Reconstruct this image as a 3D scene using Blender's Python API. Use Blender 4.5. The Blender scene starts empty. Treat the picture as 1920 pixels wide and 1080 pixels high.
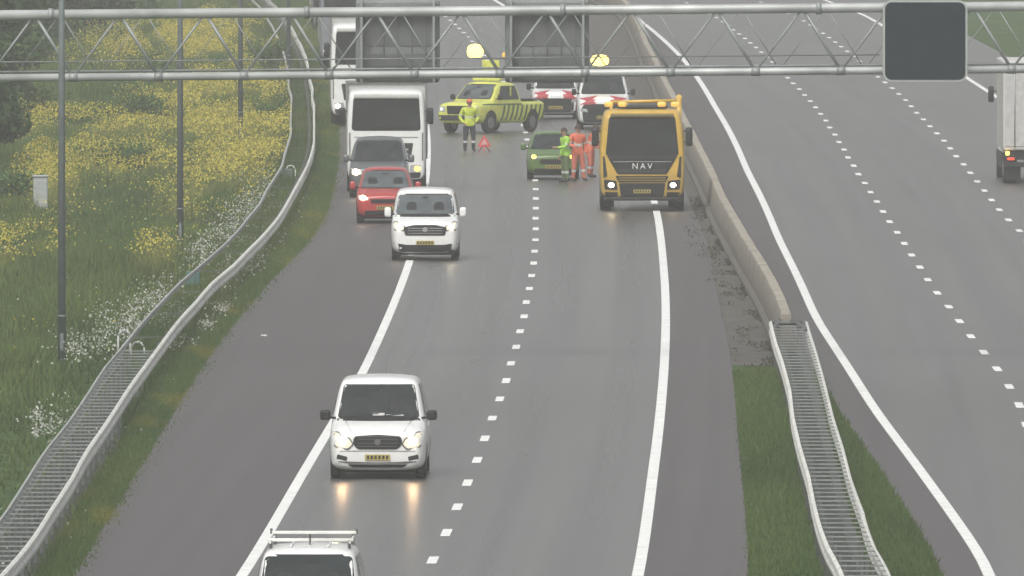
import bpy, bmesh, math, random
import numpy as np
from mathutils import Vector, Matrix
from mathutils.bvhtree import BVHTree
random.seed(7); rng=np.random.default_rng(7)
scn=bpy.context.scene
scn.view_settings.view_transform='Standard'; scn.view_settings.look='None'
scn.view_settings.exposure=0; scn.view_settings.gamma=1
COL=scn.collection

# ------------------------------------------------------------ survey of the site (metres)
F=38000.0; CH=15.53; PITCH=math.atan(1106/F)
def site(x,y,z=0.0):
    """ground survey: bearing + depression -> world X,Y at height z"""
    dx=(x-960)/F; dy=-(y-540)/F
    c,s=math.cos(PITCH),math.sin(PITCH)
    d=(dx, c+dy*s, -s+dy*c)
    t=(z-CH)/d[2]
    return d[0]*t, d[1]*t
def cX(Y):
    Y=np.asarray(Y,float)
    Yc=np.clip(Y,300,1100)
    return 0.75-3.1e-5*(Yc-630)**2-6.2e-5*(Yc-630)*(Y-Yc)
def slope(Y):
    return float((cX(Y+1)-cX(Y-1))/2)
YG=np.arange(-240,3600,4.0)
class Curve:
    def __init__(s,pts,z=0,sig=10,add=0):
        P=sorted([site(x,y,z)[::-1] for x,y in pts])
        Y=np.array([p[0] for p in P]); X=np.array([p[1] for p in P])
        off=X-cX(Y)+add
        v=np.interp(YG,Y,off)
        k=np.exp(-0.5*(np.arange(-12,13)*4/sig)**2); k/=k.sum()
        s.v=np.convolve(np.pad(v,12,mode='edge'),k,'valid')
    def off(s,Y): return np.interp(Y,YG,s.v)
    def __call__(s,Y): return cX(Y)+s.off(Y)
class Off:
    def __init__(s,f): s.f=f
    def __call__(s,Y): return s.f(np.asarray(Y,float))
edgeL=Curve([(135,1080),(225,930),(330,760),(400,650),(500,530),(590,440),(612,400),(632,300),(630,200),(610,100),(580,0)])
lineL=Curve([(455,1080),(560,900),(614,810),(680,700),(712,630),(768,490),(797,350)])
lineR=Curve([(1197,1080),(1222,900),(1240,750),(1247,650),(1243,490),(1232,400)])
edgeR=Curve([(1405,1080),(1385,850),(1368,660),(1345,560),(1325,450),(1300,400),(1275,330)])
line2=Curve([(1865,1080),(1760,930),(1640,770),(1530,600),(1460,450),(1400,320),(1340,200),(1280,110),(1195,35),(1165,0)])
barr=Curve([(1475,585),(1440,512),(1400,450),(1352,368),(1335,325),(1312,280),(1280,220),(1245,150),(1210,80),(1172,0)],z=.85)
grL=Curve([(0,1075),(60,1010),(110,930),(150,860),(200,795),(245,720),(290,658),(330,603),(380,548),(430,500),(480,455),(525,402),(555,350),(575,310),(588,260),(588,210),(581,150),(570,100),(550,60),(525,20),(505,0)],z=.78,sig=8)
grM=Curve([(1477,605),(1502,680),(1527,790),(1552,890),(1572,970),(1600,1035),(1635,1080)],z=.75,sig=7)
dashA=Curve([(1897,725),(1843,660),(1797,600),(1755,547),(1720,497),(1677,430),(1638,370),(1596,308),(1540,215),(1478,147),(1380,60),(1340,30)])
dashB=Curve([(1910,432),(1873,395),(1840,350),(1790,290),(1757,250),(1725,218),(1690,180),(1640,140),(1500,35)])
line3=Curve([(1865,180),(1815,148),(1690,70),(1620,28)])
BARY=482.0
edge2=Off(lambda Y: np.where(Y>BARY, barr(Y), line2(Y)-0.85))

# ------------------------------------------------------------ materials
def newmat(name):
    m=bpy.data.materials.new(name); m.use_nodes=True
    nt=m.node_tree; b=nt.nodes['Principled BSDF']; return m,nt,b
MC={}
def M(name,col,rough=.5,metal=0.,var=.12,scale=6.,emit=None,es=0,coat=0.,spec=.5):
    if name in MC: return MC[name]
    m,nt,b=newmat(name)
    tc=nt.nodes.new('ShaderNodeTexCoord'); n=nt.nodes.new('ShaderNodeTexNoise')
    n.inputs['Scale'].default_value=scale; n.inputs['Detail'].default_value=4
    nt.links.new(tc.outputs['Object'],n.inputs['Vector'])
    r=nt.nodes.new('ShaderNodeValToRGB')
    r.color_ramp.elements[0].position=.3; r.color_ramp.elements[1].position=.7
    r.color_ramp.elements[0].color=tuple(c*(1-var) for c in col)+(1,)
    r.color_ramp.elements[1].color=tuple(min(1,c*(1+var)) for c in col)+(1,)
    nt.links.new(n.outputs['Fac'],r.inputs['Fac']); nt.links.new(r.outputs['Color'],b.inputs['Base Color'])
    b.inputs['Roughness'].default_value=rough; b.inputs['Metallic'].default_value=metal
    b.inputs['Coat Weight'].default_value=coat; b.inputs['Specular IOR Level'].default_value=spec
    if emit:
        b.inputs['Emission Color'].default_value=emit+(1,); b.inputs['Emission Strength'].default_value=es
    MC[name]=m; return m
def grime_shade(m,amount=.45,zt=.9):
    """road grime, and shade painted in on the concrete: darker toward the bottom of the object (object z)"""
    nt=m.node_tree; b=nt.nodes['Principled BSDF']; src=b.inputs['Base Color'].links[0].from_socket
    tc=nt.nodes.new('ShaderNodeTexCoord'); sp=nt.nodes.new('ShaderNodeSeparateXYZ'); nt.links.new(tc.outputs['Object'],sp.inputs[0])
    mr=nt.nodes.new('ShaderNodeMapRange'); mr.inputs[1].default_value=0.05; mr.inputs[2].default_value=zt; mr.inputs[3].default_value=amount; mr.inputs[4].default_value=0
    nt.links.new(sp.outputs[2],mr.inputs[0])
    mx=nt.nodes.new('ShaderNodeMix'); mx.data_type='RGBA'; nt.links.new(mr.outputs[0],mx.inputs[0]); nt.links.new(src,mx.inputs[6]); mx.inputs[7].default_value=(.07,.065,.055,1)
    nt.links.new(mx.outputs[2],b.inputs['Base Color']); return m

def road_mat(name,base,tint,rough,tracks=(),spec=.45):
    m,nt,b=newmat(name); N=nt.nodes; Lk=nt.links.new
    uv=N.new('ShaderNodeUVMap'); uv.uv_map='UVMap'
    sep=N.new('ShaderNodeSeparateXYZ'); Lk(uv.outputs[0],sep.inputs[0])
    def mapn(sx,sy,scale,det=4):
        mp=N.new('ShaderNodeMapping'); mp.inputs['Scale'].default_value=(sx,sy,1)
        Lk(uv.outputs[0],mp.inputs[0]); n=N.new('ShaderNodeTexNoise'); n.inputs['Scale'].default_value=scale
        n.inputs['Detail'].default_value=det; Lk(mp.outputs[0],n.inputs['Vector']); return n.outputs['Fac']
    def math_(op,a,b_=None,c=None):
        k=N.new('ShaderNodeMath'); k.operation=op
        for i,v in enumerate((a,b_,c)):
            if v is None: continue
            if isinstance(v,(int,float)): k.inputs[i].default_value=v
            else: Lk(v,k.inputs[i])
        return k.outputs[0]
    streak=mapn(1,0.004,2.6,3)
    patch=mapn(.25,.016,1.0,4)
    grain=mapn(1,.25,16,3)
    val=math_('ADD',math_('MULTIPLY',streak,.8),math_('ADD',math_('MULTIPLY',patch,.6),math_('MULTIPLY',grain,.45)))
    tr=None
    for (u0,w,amp) in tracks:
        d=math_('ABSOLUTE',math_('SUBTRACT',sep.outputs[0],u0))
        mr=N.new('ShaderNodeMapRange'); mr.interpolation_type='SMOOTHSTEP'
        Lk(d,mr.inputs[0]); mr.inputs[1].default_value=0; mr.inputs[2].default_value=w; mr.inputs[3].default_value=amp; mr.inputs[4].default_value=0
        tr=mr.outputs[0] if tr is None else math_('ADD',tr,mr.outputs[0])
    if tr is not None: val=math_('ADD',val,tr)
    k=math_('MULTIPLY_ADD',val,.75,.32)
    mx=N.new('ShaderNodeVectorMath'); mx.operation='SCALE'
    mx.inputs[0].default_value=tuple(base*t for t in tint); Lk(k,mx.inputs['Scale'])
    Lk(mx.outputs[0],b.inputs['Base Color'])
    rr=math_('MULTIPLY_ADD',patch,.16,rough-.08)
    if tr is not None: rr=math_('ADD',rr,math_('MULTIPLY',tr,.12))
    Lk(rr,b.inputs['Roughness'])
    b.inputs['Specular IOR Level'].default_value=spec
    return m
asph_lane=road_mat('asphalt_lanes',.100,(1.01,1.01,.965),.33,[(-2.65,.7,-.5),(-.85,.7,-.5),(.9,.7,-.5),(2.7,.7,-.5),(-1.75,.6,.28),(1.8,.6,.28)])
asph_sh=road_mat('asphalt_shoulder',.060,(1.10,.95,.95),.46,spec=.36)
asph_2=road_mat('asphalt_right',.095,(1.02,1,.965),.36,[(8.3,.7,-.4),(10,.7,-.4),(12,.7,-.4),(13.7,.7,-.4)])
paint_m=M('road_paint',(.84,.85,.82),.5,var=.14,scale=2)
dirt_m=M('dirt_ground',(.085,.078,.068),.9,var=.4,scale=1.2)
gravel_m=M('dark_gravel',(.030,.036,.028),.9,var=.5,scale=3)
ground_m=M('grass_ground',(.05,.09,.028),.95,var=.4,scale=.5,spec=.1)
conc_m=grime_shade(M('concrete',(.32,.29,.24),.8,var=.28,scale=1.5),.9,.8)  # lower face darkened in the colour: stains plus the barrier's shaded side
steel_m=M('galvanised_steel',(.36,.385,.38),.5,metal=.4,var=.15,scale=4)
steel_l=grime_shade(M('galvanised_rail',(.74,.74,.69),.5,metal=.12,var=.2,scale=1.3),.6,.75)
steel_b=M('galvanised_rail_dull',(.36,.38,.36),.6,metal=.15,var=.3,scale=1.3)  # back beam: base colour duller and darker than the front beam
rung_m=M('rail_spacer',(.27,.29,.28),.55,metal=.3,var=.2)
steel_d=M('weathered_steel',(.13,.14,.135),.6,metal=.3,var=.25)
pole_m=M('pole_paint',(.16,.19,.19),.6,metal=.15,var=.12)
tire_m=M('tyre_rubber',(.018,.018,.018),.85)
black_m=M('black_plastic',(.015,.016,.017),.5,spec=.3)
dark_m=M('dark_trim',(.028,.030,.032),.55,spec=.3)
glass_m=M('car_glass',(.024,.030,.031),.08,var=.35,scale=1.2,spec=.42)
glass_l=M('pale_glass',(.085,.10,.105),.15,var=.35,scale=1.5,spec=.7)  # base colour paler and greyer than the dark car glass, specular stronger
chrome_m=M('chrome',(.6,.6,.6),.2,metal=.9)
rim_m=M('wheel_rim',(.3,.3,.31),.35,metal=.7)
white_p=grime_shade(M('white_paint',(.84,.85,.83),.3,var=.04,coat=.5),.18,.7)
silver_p=M('grey_metallic_paint',(.13,.14,.15),.35,metal=.3,coat=.5)
red_p=M('red_paint',(.42,.04,.035),.35,coat=.5)
green_p=M('green_paint',(.085,.16,.035),.35,coat=.5)
lime_p=M('lime_yellow_paint',(.62,.65,.13),.4,coat=.3)
yel_p=grime_shade(M('truck_yellow_paint',(.62,.40,.06),.4,coat=.3,var=.15,scale=2),.55,1.4)
stripe_g=M('stripe_dark_green',(.04,.11,.05),.5)
stripe_r=M('stripe_red',(.42,.05,.06),.5)
plate_y=M('plate_yellow',(.42,.33,.08),.5)
lampw=M('headlamp_lit',(.9,.88,.8),.2,emit=(1,.62,.32),es=60)
lampw2=M('headlamp_dim',(.9,.88,.8),.2,emit=(1,.93,.82),es=3.2)
lampb=M('headlamp_bright',(.9,.88,.8),.2,emit=(1,.78,.48),es=28)
lens_m=M('lamp_lens',(.5,.52,.54),.12,metal=.3)
lens_lit=M('lamp_lens_lit',(.6,.58,.5),.12,metal=.2,emit=(1,.88,.66),es=.5)
amber=M('amber_lit',(.9,.5,.05),.3,emit=(1,.62,.10),es=4)
beacon_m=M('beacon_lit',(.9,.6,.05),.3,emit=(1,.70,.15),es=4.5)
tail_m=M('tail_lamp',(.5,.02,.02),.3,emit=(1,.12,.05),es=.8)
seam_m=M('panel_seam',(.20,.205,.20),.6)
slat_m=M('slat_grey',(.12,.12,.12),.4)

# ------------------------------------------------------------ mesh helpers
def mesh_obj(name,verts,faces,mat=None,parent=None,smooth=False,loc=None,rot=None):
    me=bpy.data.meshes.new(name); me.from_pydata([tuple(v) for v in verts],[],faces); me.update()
    o=bpy.data.objects.new(name,me); COL.objects.link(o)
    if mat:
        for m_ in (mat if isinstance(mat,list) else [mat]): me.materials.append(m_)
    if smooth: me.polygons.foreach_set('use_smooth',[True]*len(me.polygons))
    if parent: o.parent=parent
    if loc: o.location=loc
    if rot: o.rotation_euler=rot
    return o
def empty(name,loc=(0,0,0),rz=0):
    o=bpy.data.objects.new(name,None); COL.objects.link(o); o.location=loc; o.rotation_euler=(0,0,rz); o.empty_display_size=.5
    return o
def bm_obj(name,bm,mat,parent=None,smooth=False):
    me=bpy.data.meshes.new(name); bm.to_mesh(me); bm.free()
    o=bpy.data.objects.new(name,me); COL.objects.link(o)
    for m_ in (mat if isinstance(mat,list) else [mat]): me.materials.append(m_)
    if smooth: me.polygons.foreach_set('use_smooth',[True]*len(me.polygons))
    if parent: o.parent=parent
    return o
def box(name,size,loc,mat,parent=None,bev=.02,rot=None):
    bm=bmesh.new(); bmesh.ops.create_cube(bm,size=1)
    bmesh.ops.scale(bm,vec=size,verts=bm.verts)
    if bev>0: bmesh.ops.bevel(bm,geom=bm.edges[:],offset=min(bev,min(size)*.45),segments=2,affect='EDGES',profile=.5)
    if rot: bmesh.ops.rotate(bm,cent=(0,0,0),matrix=Matrix.Rotation(rot[1],3,rot[0]),verts=bm.verts)
    bmesh.ops.translate(bm,vec=loc,verts=bm.verts)
    return bm_obj(name,bm,mat,parent)
def tube(bm,p0,p1,r0,r1=None,seg=10):
    r1=r0 if r1 is None else r1
    p0=Vector(p0);p1=Vector(p1); d=(p1-p0); L=d.length
    q=d.to_track_quat('Z','Y').to_matrix().to_4x4()
    mt=Matrix.Translation((p0+p1)/2)@q
    r=bmesh.ops.create_cone(bm,cap_ends=True,segments=seg,radius1=r0,radius2=r1,depth=L,matrix=mt)
    for v in r['verts']:
        for f in v.link_faces: f.smooth=(len(f.verts)==4)
def strip(name,fl,fr,y0,y1,z,mat,step=6,nl=1,uo=True):
    Y=np.arange(y0,y1+step*.5,step); a=fl(Y); b=fr(Y); V=[];Fc=[];UV=[]
    c=cX(Y)
    for i in range(len(Y)):
        for j in range(nl+1):
            x=a[i]+(b[i]-a[i])*j/nl
            V.append((x,Y[i],z)); UV.append((x-c[i],Y[i]))
    n=nl+1
    for i in range(len(Y)-1):
        for j in range(nl):
            Fc.append((i*n+j,i*n+j+1,(i+1)*n+j+1,(i+1)*n+j))
    o=mesh_obj(name,V,Fc,mat)
    uvl=o.data.uv_layers.new(name='UVMap')
    for lp in o.data.loops: uvl.data[lp.index].uv=UV[lp.vertex_index]
    return o

# ------------------------------------------------------------ ground + roads
mesh_obj('ground',[(-4000,-1500,-.03),(4000,-1500,-.03),(4000,7000,-.03),(-4000,7000,-.03)],[(0,1,2,3)],ground_m)
strip('median_ground',Off(lambda Y:edgeR(Y)-.3),Off(lambda Y:edge2(Y)+.4),-200,3400,-.012,dirt_m)
strip('verge_gravel',Off(lambda Y:grL(Y)-1.05),Off(lambda Y:grL(Y)+.1),-200,3400,-.012,gravel_m)
rl=strip('road_shoulder',edgeL,lineL,-200,3400,0,asph_sh)
strip('road',lineL,lineR,-200,3400,0,asph_lane,nl=2)
strip('road_inner_shoulder',lineR,edgeR,-200,3400,0,asph_sh)
strip('road_opposite',edge2,Off(lambda Y:line3(Y)+3.2),-200,3400,.0,asph_2)
strip('road_opposite_edge',Off(lambda Y:edge2(Y)),Off(lambda Y:line2(Y)-.12),-200,3400,.003,asph_sh)
def mark(name,c,w,y0,y1,step=6): return strip(name,Off(lambda Y:c(Y)-w/2),Off(lambda Y:c(Y)+w/2),y0,y1,.007,paint_m,step)
mark('road_marking_line',lineL,.21,-200,3400); mark('road_marking_line',lineR,.21,-200,3400)
mark('road_marking_line',line2,.21,-200,3400); mark('road_marking_line',line3,.2,-200,3400)
def dashes(name,c,ph,w,y0,y1):
    V=[];Fc=[]
    k0=int((y0-ph)//12)
    y=ph+k0*12
    while y<y1:
        n=len(V); jx=rng.normal(0,.012); L=1.55+rng.normal(0,.08)
        for yy,sx in ((y-L,-1),(y-L,1),(y+L,1),(y+L,-1)):
            V.append((float(c(yy))+jx+sx*w/2,yy,.007))
        Fc.append((n,n+1,n+2,n+3)); y+=12
    mesh_obj(name,V,Fc,paint_m)
ctr=Off(lambda Y:cX(Y))
dashes('road_marking_dashes',ctr,364.9,.18,-150,3000)
dashes('road_marking_dashes',dashA,457,.18,-150,3000)
dashes('road_marking_dashes',dashB,591,.18,-150,3000)

# ------------------------------------------------------------ guardrails
def guardrail(name,fc,y0,y1,rung=2.0,half=.39,zt=.78,yfar=9e9):
    root=empty(name)
    prof=[(-.0,0),(.04,-.03),(.045,-.09),(.0,-.13),(.0,-.18),(.045,-.22),(.04,-.28),(0,-.31)]
    for sgn,nm in ((-1,'beam_back'),(1,'beam_front')):
        Y=np.arange(y0,y1,2.0); X=fc(Y)+sgn*half
        kk=np.arange(y0-40,y1+40,16); wob=np.interp(Y,kk,rng.normal(0,.025,len(kk)))
        V=[];Fc=[]; P=len(prof)*2
        for i,(x,y) in enumerate(zip(X,Y)):
            hs=1.0 if (sgn>0 or y<yfar) else .35
            for (dx,dz) in prof: V.append((x+wob[i]+sgn*(dx+.02),y,zt+dz*hs))
            for (dx,dz) in reversed(prof): V.append((x+wob[i]+sgn*(dx-.005),y,zt+dz*hs))
        for i in range(len(Y)-1):
            for j in range(P):
                a=i*P+j;b=i*P+(j+1)%P; Fc.append((a,b,b+P,a+P))
        mesh_obj(nm,V,Fc,steel_l if (sgn>0 or yfar>9e8) else steel_b,root,smooth=False)
    bm=bmesh.new(); bm2=bmesh.new()
    def cube(b_,x,y,z,sx,sy,sz):
        r=bmesh.ops.create_cube(b_,size=1)['verts']
        bmesh.ops.scale(b_,vec=(sx,sy,sz),verts=r); bmesh.ops.translate(b_,vec=(x,y,z),verts=r)
    y=y0; k=0
    while y<y1:
        x=float(fc(y))
        if y<yfar: cube(bm,x,y,zt-.07,2*half,.08,.024)
        elif k%9==0: cube(bm2,x,y,zt-.07,2*half,.06,.02)
        if k%2==0:
            if y<yfar: cube(bm2,x-half*.6,y,zt*.42,.06,.1,zt*.84)
            cube(bm2,x+half*.6,y,zt*.42,.06,.1,zt*.84)
        y+=rung;k+=1
    bm_obj('spacers',bm,rung_m,root); bm_obj('posts',bm2,steel_d,root)
    return root
guardrail('guardrail',Off(lambda Y:grL(Y)-.39),200,1500,yfar=462)
guardrail('guardrail',grM,200,BARY-1,rung=2.0)
strip('median_gravel',Off(lambda Y:grM(Y)-.42),Off(lambda Y:grM(Y)+.42),-200,BARY,-.004,gravel_m)

# concrete step barrier
def barrier():
    prof=[(-.33,0),(-.33,.08),(-.2,.12),(-.15,.5),(-.12,.85),(-.10,.88),(.10,.88),(.12,.85),(.15,.5),(.2,.12),(.33,.08),(.33,0)]
    Y=np.arange(BARY,1700,3.0); V=[];Fc=[];P=len(prof)
    for y in Y:
        x=float(barr(y))
        for dx,z in prof: V.append((x+dx+rng.normal(0,.006),y,z))
    for i in range(len(Y)-1):
        for j in range(P-1):
            a=i*P+j; Fc.append((a,a+1,a+1+P,a+P))
    Fc.append(tuple(range(P))[::-1])
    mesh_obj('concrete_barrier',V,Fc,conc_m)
barrier()
xb=float(barr(BARY))
bm=bmesh.new()
for s_ in (-1,1): tube(bm,(xb+s_*.14,BARY+.4,.72),(float(grM(BARY-6))+s_*.39,BARY-6,.70),.06,.06,8)
tube(bm,(xb-.36,BARY-2.2,.74),(xb+.36,BARY-2.2,.74),.05,.05,8)
bm_obj('barrier_transition',bm,steel_d,None)

# ------------------------------------------------------------ vegetation
def vnoise(x,y,sx,sy,seed):
    r=np.random.default_rng(seed); G=r.random((257,257))
    u=(x/sx)%256; v=(y/sy)%256; i=u.astype(int); j=v.astype(int); a=u-i; b=v-j
    a=a*a*(3-2*a); b=b*b*(3-2*b)
    return (G[i,j]*(1-a)+G[i+1,j]*a)*(1-b)+(G[i,j+1]*(1-a)+G[i+1,j+1]*a)*b
veg,vnt,vb=newmat('vegetation')
at=vnt.nodes.new('ShaderNodeAttribute'); at.attribute_name='Col'
vnt.links.new(at.outputs['Color'],vb.inputs['Base Color']); vb.inputs['Roughness'].default_value=.75
vb.inputs['Specular IOR Level'].default_value=.12
tr=vnt.nodes.new('ShaderNodeBsdfTranslucent'); vnt.links.new(at.outputs['Color'],tr.inputs['Color'])
mxs=vnt.nodes.new('ShaderNodeMixShader'); mxs.inputs[0].default_value=.3
vnt.links.new(vb.outputs[0],mxs.inputs[1]); vnt.links.new(tr.outputs[0],mxs.inputs[2])
vnt.links.new(mxs.outputs[0],vnt.nodes['Material Output'].inputs['Surface'])
def poly_cloud(name,V,nper,Cv,parent=None):
    N=len(V); me=bpy.data.meshes.new(name)
    me.vertices.add(N*nper); me.vertices.foreach_set('co',V.reshape(-1).astype(np.float32))
    me.loops.add(N*nper); me.loops.foreach_set('vertex_index',np.arange(N*nper,dtype=np.int32))
    me.polygons.add(N); me.polygons.foreach_set('loop_start',np.arange(0,N*nper,nper,dtype=np.int32))
    me.polygons.foreach_set('loop_total',np.full(N,nper,dtype=np.int32))
    at=me.color_attributes.new('Col','FLOAT_COLOR','POINT')
    c4=np.ones((N*nper,4),np.float32); c4[:,:3]=np.repeat(Cv,nper,axis=0) if Cv.shape[0]==N else Cv
    at.data.foreach_set('color',c4.reshape(-1))
    me.update(); me.validate()
    o=bpy.data.objects.new(name,me); COL.objects.link(o); me.materials.append(veg)
    if parent: o.parent=parent
    return o
def blades(name,x,y,h,w,col,lean=.35,z0=-.02):
    N=len(x); th=rng.random(N)*np.pi; V=np.zeros((N,3,3))
    dx=np.cos(th)*w/2; dy=np.sin(th)*w/2
    V[:,0]=np.stack([x-dx,y-dy,np.full(N,z0)],1); V[:,1]=np.stack([x+dx,y+dy,np.full(N,z0)],1)
    V[:,2]=np.stack([x+rng.normal(0,lean,N)*h,y+rng.normal(0,lean,N)*h,h],1)
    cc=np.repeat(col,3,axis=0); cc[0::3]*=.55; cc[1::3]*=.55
    return poly_cloud(name,V,3,cc)
def flecks(name,x,y,z,s,col,flat=False):
    N=len(x); a=rng.normal(size=(N,3)); a/=np.linalg.norm(a,axis=1,keepdims=True)
    b=np.cross(a,rng.normal(size=(N,3))); b/=np.linalg.norm(b,axis=1,keepdims=True)
    P=np.stack([x,y,z],1); s=s[:,None]
    V=np.stack([P-a*s,P-b*s*.7,P+a*s,P+b*s*.7],1)
    return poly_cloud(name,V,4,col)
def basecol(x,y,bright=1.0):
    n=vnoise(x,y,1.6,14,1); n2=vnoise(x,y,3,40,2); n3=rng.random(len(x))
    c=np.stack([.066+.050*n+.050*n2,.130+.060*n+.035*n2,.040+.015*n3+.010*n],1)
    return c*(0.75+.65*n3[:,None])*bright
def ell(px,py,rx,ry,z=.9):
    X,Y=site(px,py,z); s=F/Y
    return X,Y,rx/s,ry*Y*Y/(F*CH)
YEL=[ell(440,245,95,85),ell(405,165,110,62),ell(190,275,155,28),ell(90,312,70,30),ell(300,448,42,20),ell(45,430,60,24),ell(150,355,50,18),ell(350,60,140,36),ell(170,215,150,20),ell(360,340,66,28)]
WHT=[ell(165,620,45,22),ell(415,590,48,30,.35),ell(95,760,30,22),ell(270,575,80,32),ell(330,535,60,25),ell(460,420,50,40,.6),ell(420,470,60,30,.6),ell(240,600,20,10),ell(500,370,40,30,.5),ell(385,620,20,14,.35)]
def dens(x,y,L):
    d=np.zeros(len(x))
    for X,Y,rx,ry in L:
        q=((x-X)/rx)**2+((y-Y)/ry)**2; d=np.maximum(d,np.exp(-q*1.3))
    return d
def left_frame(Y): return -960/(F/Y)-3.5
def sample_field(n,y0=330,y1=1120):
    y=y0+(y1-y0)*np.sqrt(rng.random(n)*.97+.03*rng.random(n))
    a=left_frame(y); b=grL(y)-.80
    x=a+(b-a)*rng.random(n); return x,y
NB=460000
x,y=sample_field(NB)
hn=vnoise(x,y,2.2,22,5)
edge=np.clip((grL(y)-.8-x)/1.6,.25,1)
h=(.18+.80*hn*rng.random(NB)**.6)*edge
h*=np.where(vnoise(x,y,3,35,8)>.62,.45,1)
col=basecol(x,y)
yd=dens(x,y,YEL)*np.clip(vnoise(x,y,1.1,9,11)*3-.75,0,1); col=col*(1-.65*yd[:,None])+np.array([.44,.41,.12])*(.65*yd[:,None])*(.6+.8*rng.random((NB,1)))
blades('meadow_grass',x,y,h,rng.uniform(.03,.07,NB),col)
x,y=sample_field(480000)
n=vnoise(x,y,1.1,9,11)*.7+vnoise(x,y,.35,3,12)*.3
keep=rng.random(len(x))<np.clip(dens(x,y,YEL)*2.4*np.clip((n-.43)*5,0,1)+.010*(n>.62),0,.95)
x,y=x[keep],y[keep]; N=len(x)
flecks('meadow_flowers_yellow',x,y,(.4+.8*vnoise(x,y,1.1,9,11))*rng.uniform(.6,1.1,N),rng.uniform(.018,.046,N),
   np.array([.72,.62,.12])*rng.uniform(.6,1.15,(N,1)))
def shrub(X,Y,seed,h_,w_):
    r=np.random.default_rng(seed); n_=1600; k=r.integers(0,9,n_); C=r.normal(0,.42,(9,3))*np.array([w_,w_,0]); C[:,2]=h_*(.2+.5*r.random(9))
    d=r.normal(size=(n_,3)); d/=np.linalg.norm(d,axis=1,keepdims=True)
    P=C[k]+d*(r.random((n_,1))**.5)*np.array([w_*.42,w_*.42,h_*.38])
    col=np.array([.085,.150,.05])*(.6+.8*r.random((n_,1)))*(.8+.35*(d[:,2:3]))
    o=flecks('shrub',P[:,0],P[:,1],np.maximum(P[:,2],.02),r.uniform(.03,.08,n_),col); o.location=(X,Y,0)
for i,(px,py,hh_,ww) in enumerate([(240,330,1.1,1.2),(-10,390,1.3,1.5),(265,240,1.3,1.6),(60,230,1.6,2.0),(290,170,1.6,1.8),(500,235,.9,.9),(505,130,1.3,1.1)]):
    X,Y=site(px,py); shrub(X,Y,300+i,hh_,ww)
def sample_all(n):
    y=330+700*rng.random(n); a=left_frame(y); b=edgeL(y)-.2
    return a+(b-a)*rng.random(n),y
x,y=sample_all(300000)
n=vnoise(x,y,.5,4,15)
keep=rng.random(len(x))<np.clip(dens(x,y,WHT)*1.6*np.clip((n-.42)*5,0,1)+.004*(n>.55),0,.8)
x,y=x[keep],y[keep]; N=len(x)
hh=np.where(x>grL(y)-.9,.38,.8)
flecks('meadow_flowers_white',x,y,hh*rng.uniform(.5,1.1,N),rng.uniform(.018,.04,N),np.array([.68,.70,.62])*rng.uniform(.6,1.1,(N,1)))
# verge
n_=190000
y=330+760*rng.random(n_)**1.15; a=grL(y)+.12; b=edgeL(y)+.05
x=a+(b-a)*rng.random(n_)**.9
fal=np.clip((edgeL(y)+.06-x)/.5,.2,1)
h=(.06+.30*vnoise(x,y,.7,6,21)*rng.random(n_))*fal
col=basecol(x,y,1.05); yv=np.clip((vnoise(x,y,.6,8,22)-.62)*4,0,1)[:,None]*.55
col=col*(1-yv)+np.array([.36,.31,.07])*yv
jit=rng.normal(0,.14,n_)*(rng.random(n_)<.3)
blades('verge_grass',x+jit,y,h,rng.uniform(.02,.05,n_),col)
n_=70000; y=330+760*rng.random(n_); x=grL(y)-.95*rng.random(n_)
k=vnoise(x,y,1,18,23)>np.where(y<455,.8,.1); x,y=x[k],y[k]
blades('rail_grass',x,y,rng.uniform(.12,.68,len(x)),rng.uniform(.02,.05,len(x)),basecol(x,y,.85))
# median grass
n_=120000; y=335+(BARY-335-14)*rng.random(n_); a=edgeR(y); b=np.minimum(line2(y)-.85,edge2(y))
x=a+(b-a)*rng.random(n_); k=np.abs(x-grM(y))>.42
top=np.clip((BARY-10-y)/12,0,1)
k&=(rng.random(n_)<.35+.65*top); x,y=x[k],y[k]
h=rng.uniform(.04,.17,len(x))*np.clip(np.minimum(x-edgeR(y),.5)*2+.25,.25,1)
blades('median_grass',x+rng.normal(0,.05,len(x))*(rng.random(len(x))<.2),y,h,rng.uniform(.02,.045,len(x)),basecol(x,y,.95))
strip('median_turf',Off(lambda Y:edgeR(Y)+.02),Off(lambda Y:grM(Y)-.44),-200,BARY-12,-.007,ground_m)
n_=4500; y=BARY-20+170*rng.random(n_); x=barr(y)-.36-.9*rng.random(n_)**2.6
k=vnoise(x,y,.35,4,31)>.55; x,y=x[k],y[k]
blades('barrier_debris',x,y,rng.uniform(.01,.06,len(x)),rng.uniform(.03,.06,len(x)),np.array([.10,.10,.07])*rng.uniform(.6,1.3,(len(x),1)))  # leaf and dirt debris along the barrier, drawn as short brown blades

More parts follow.
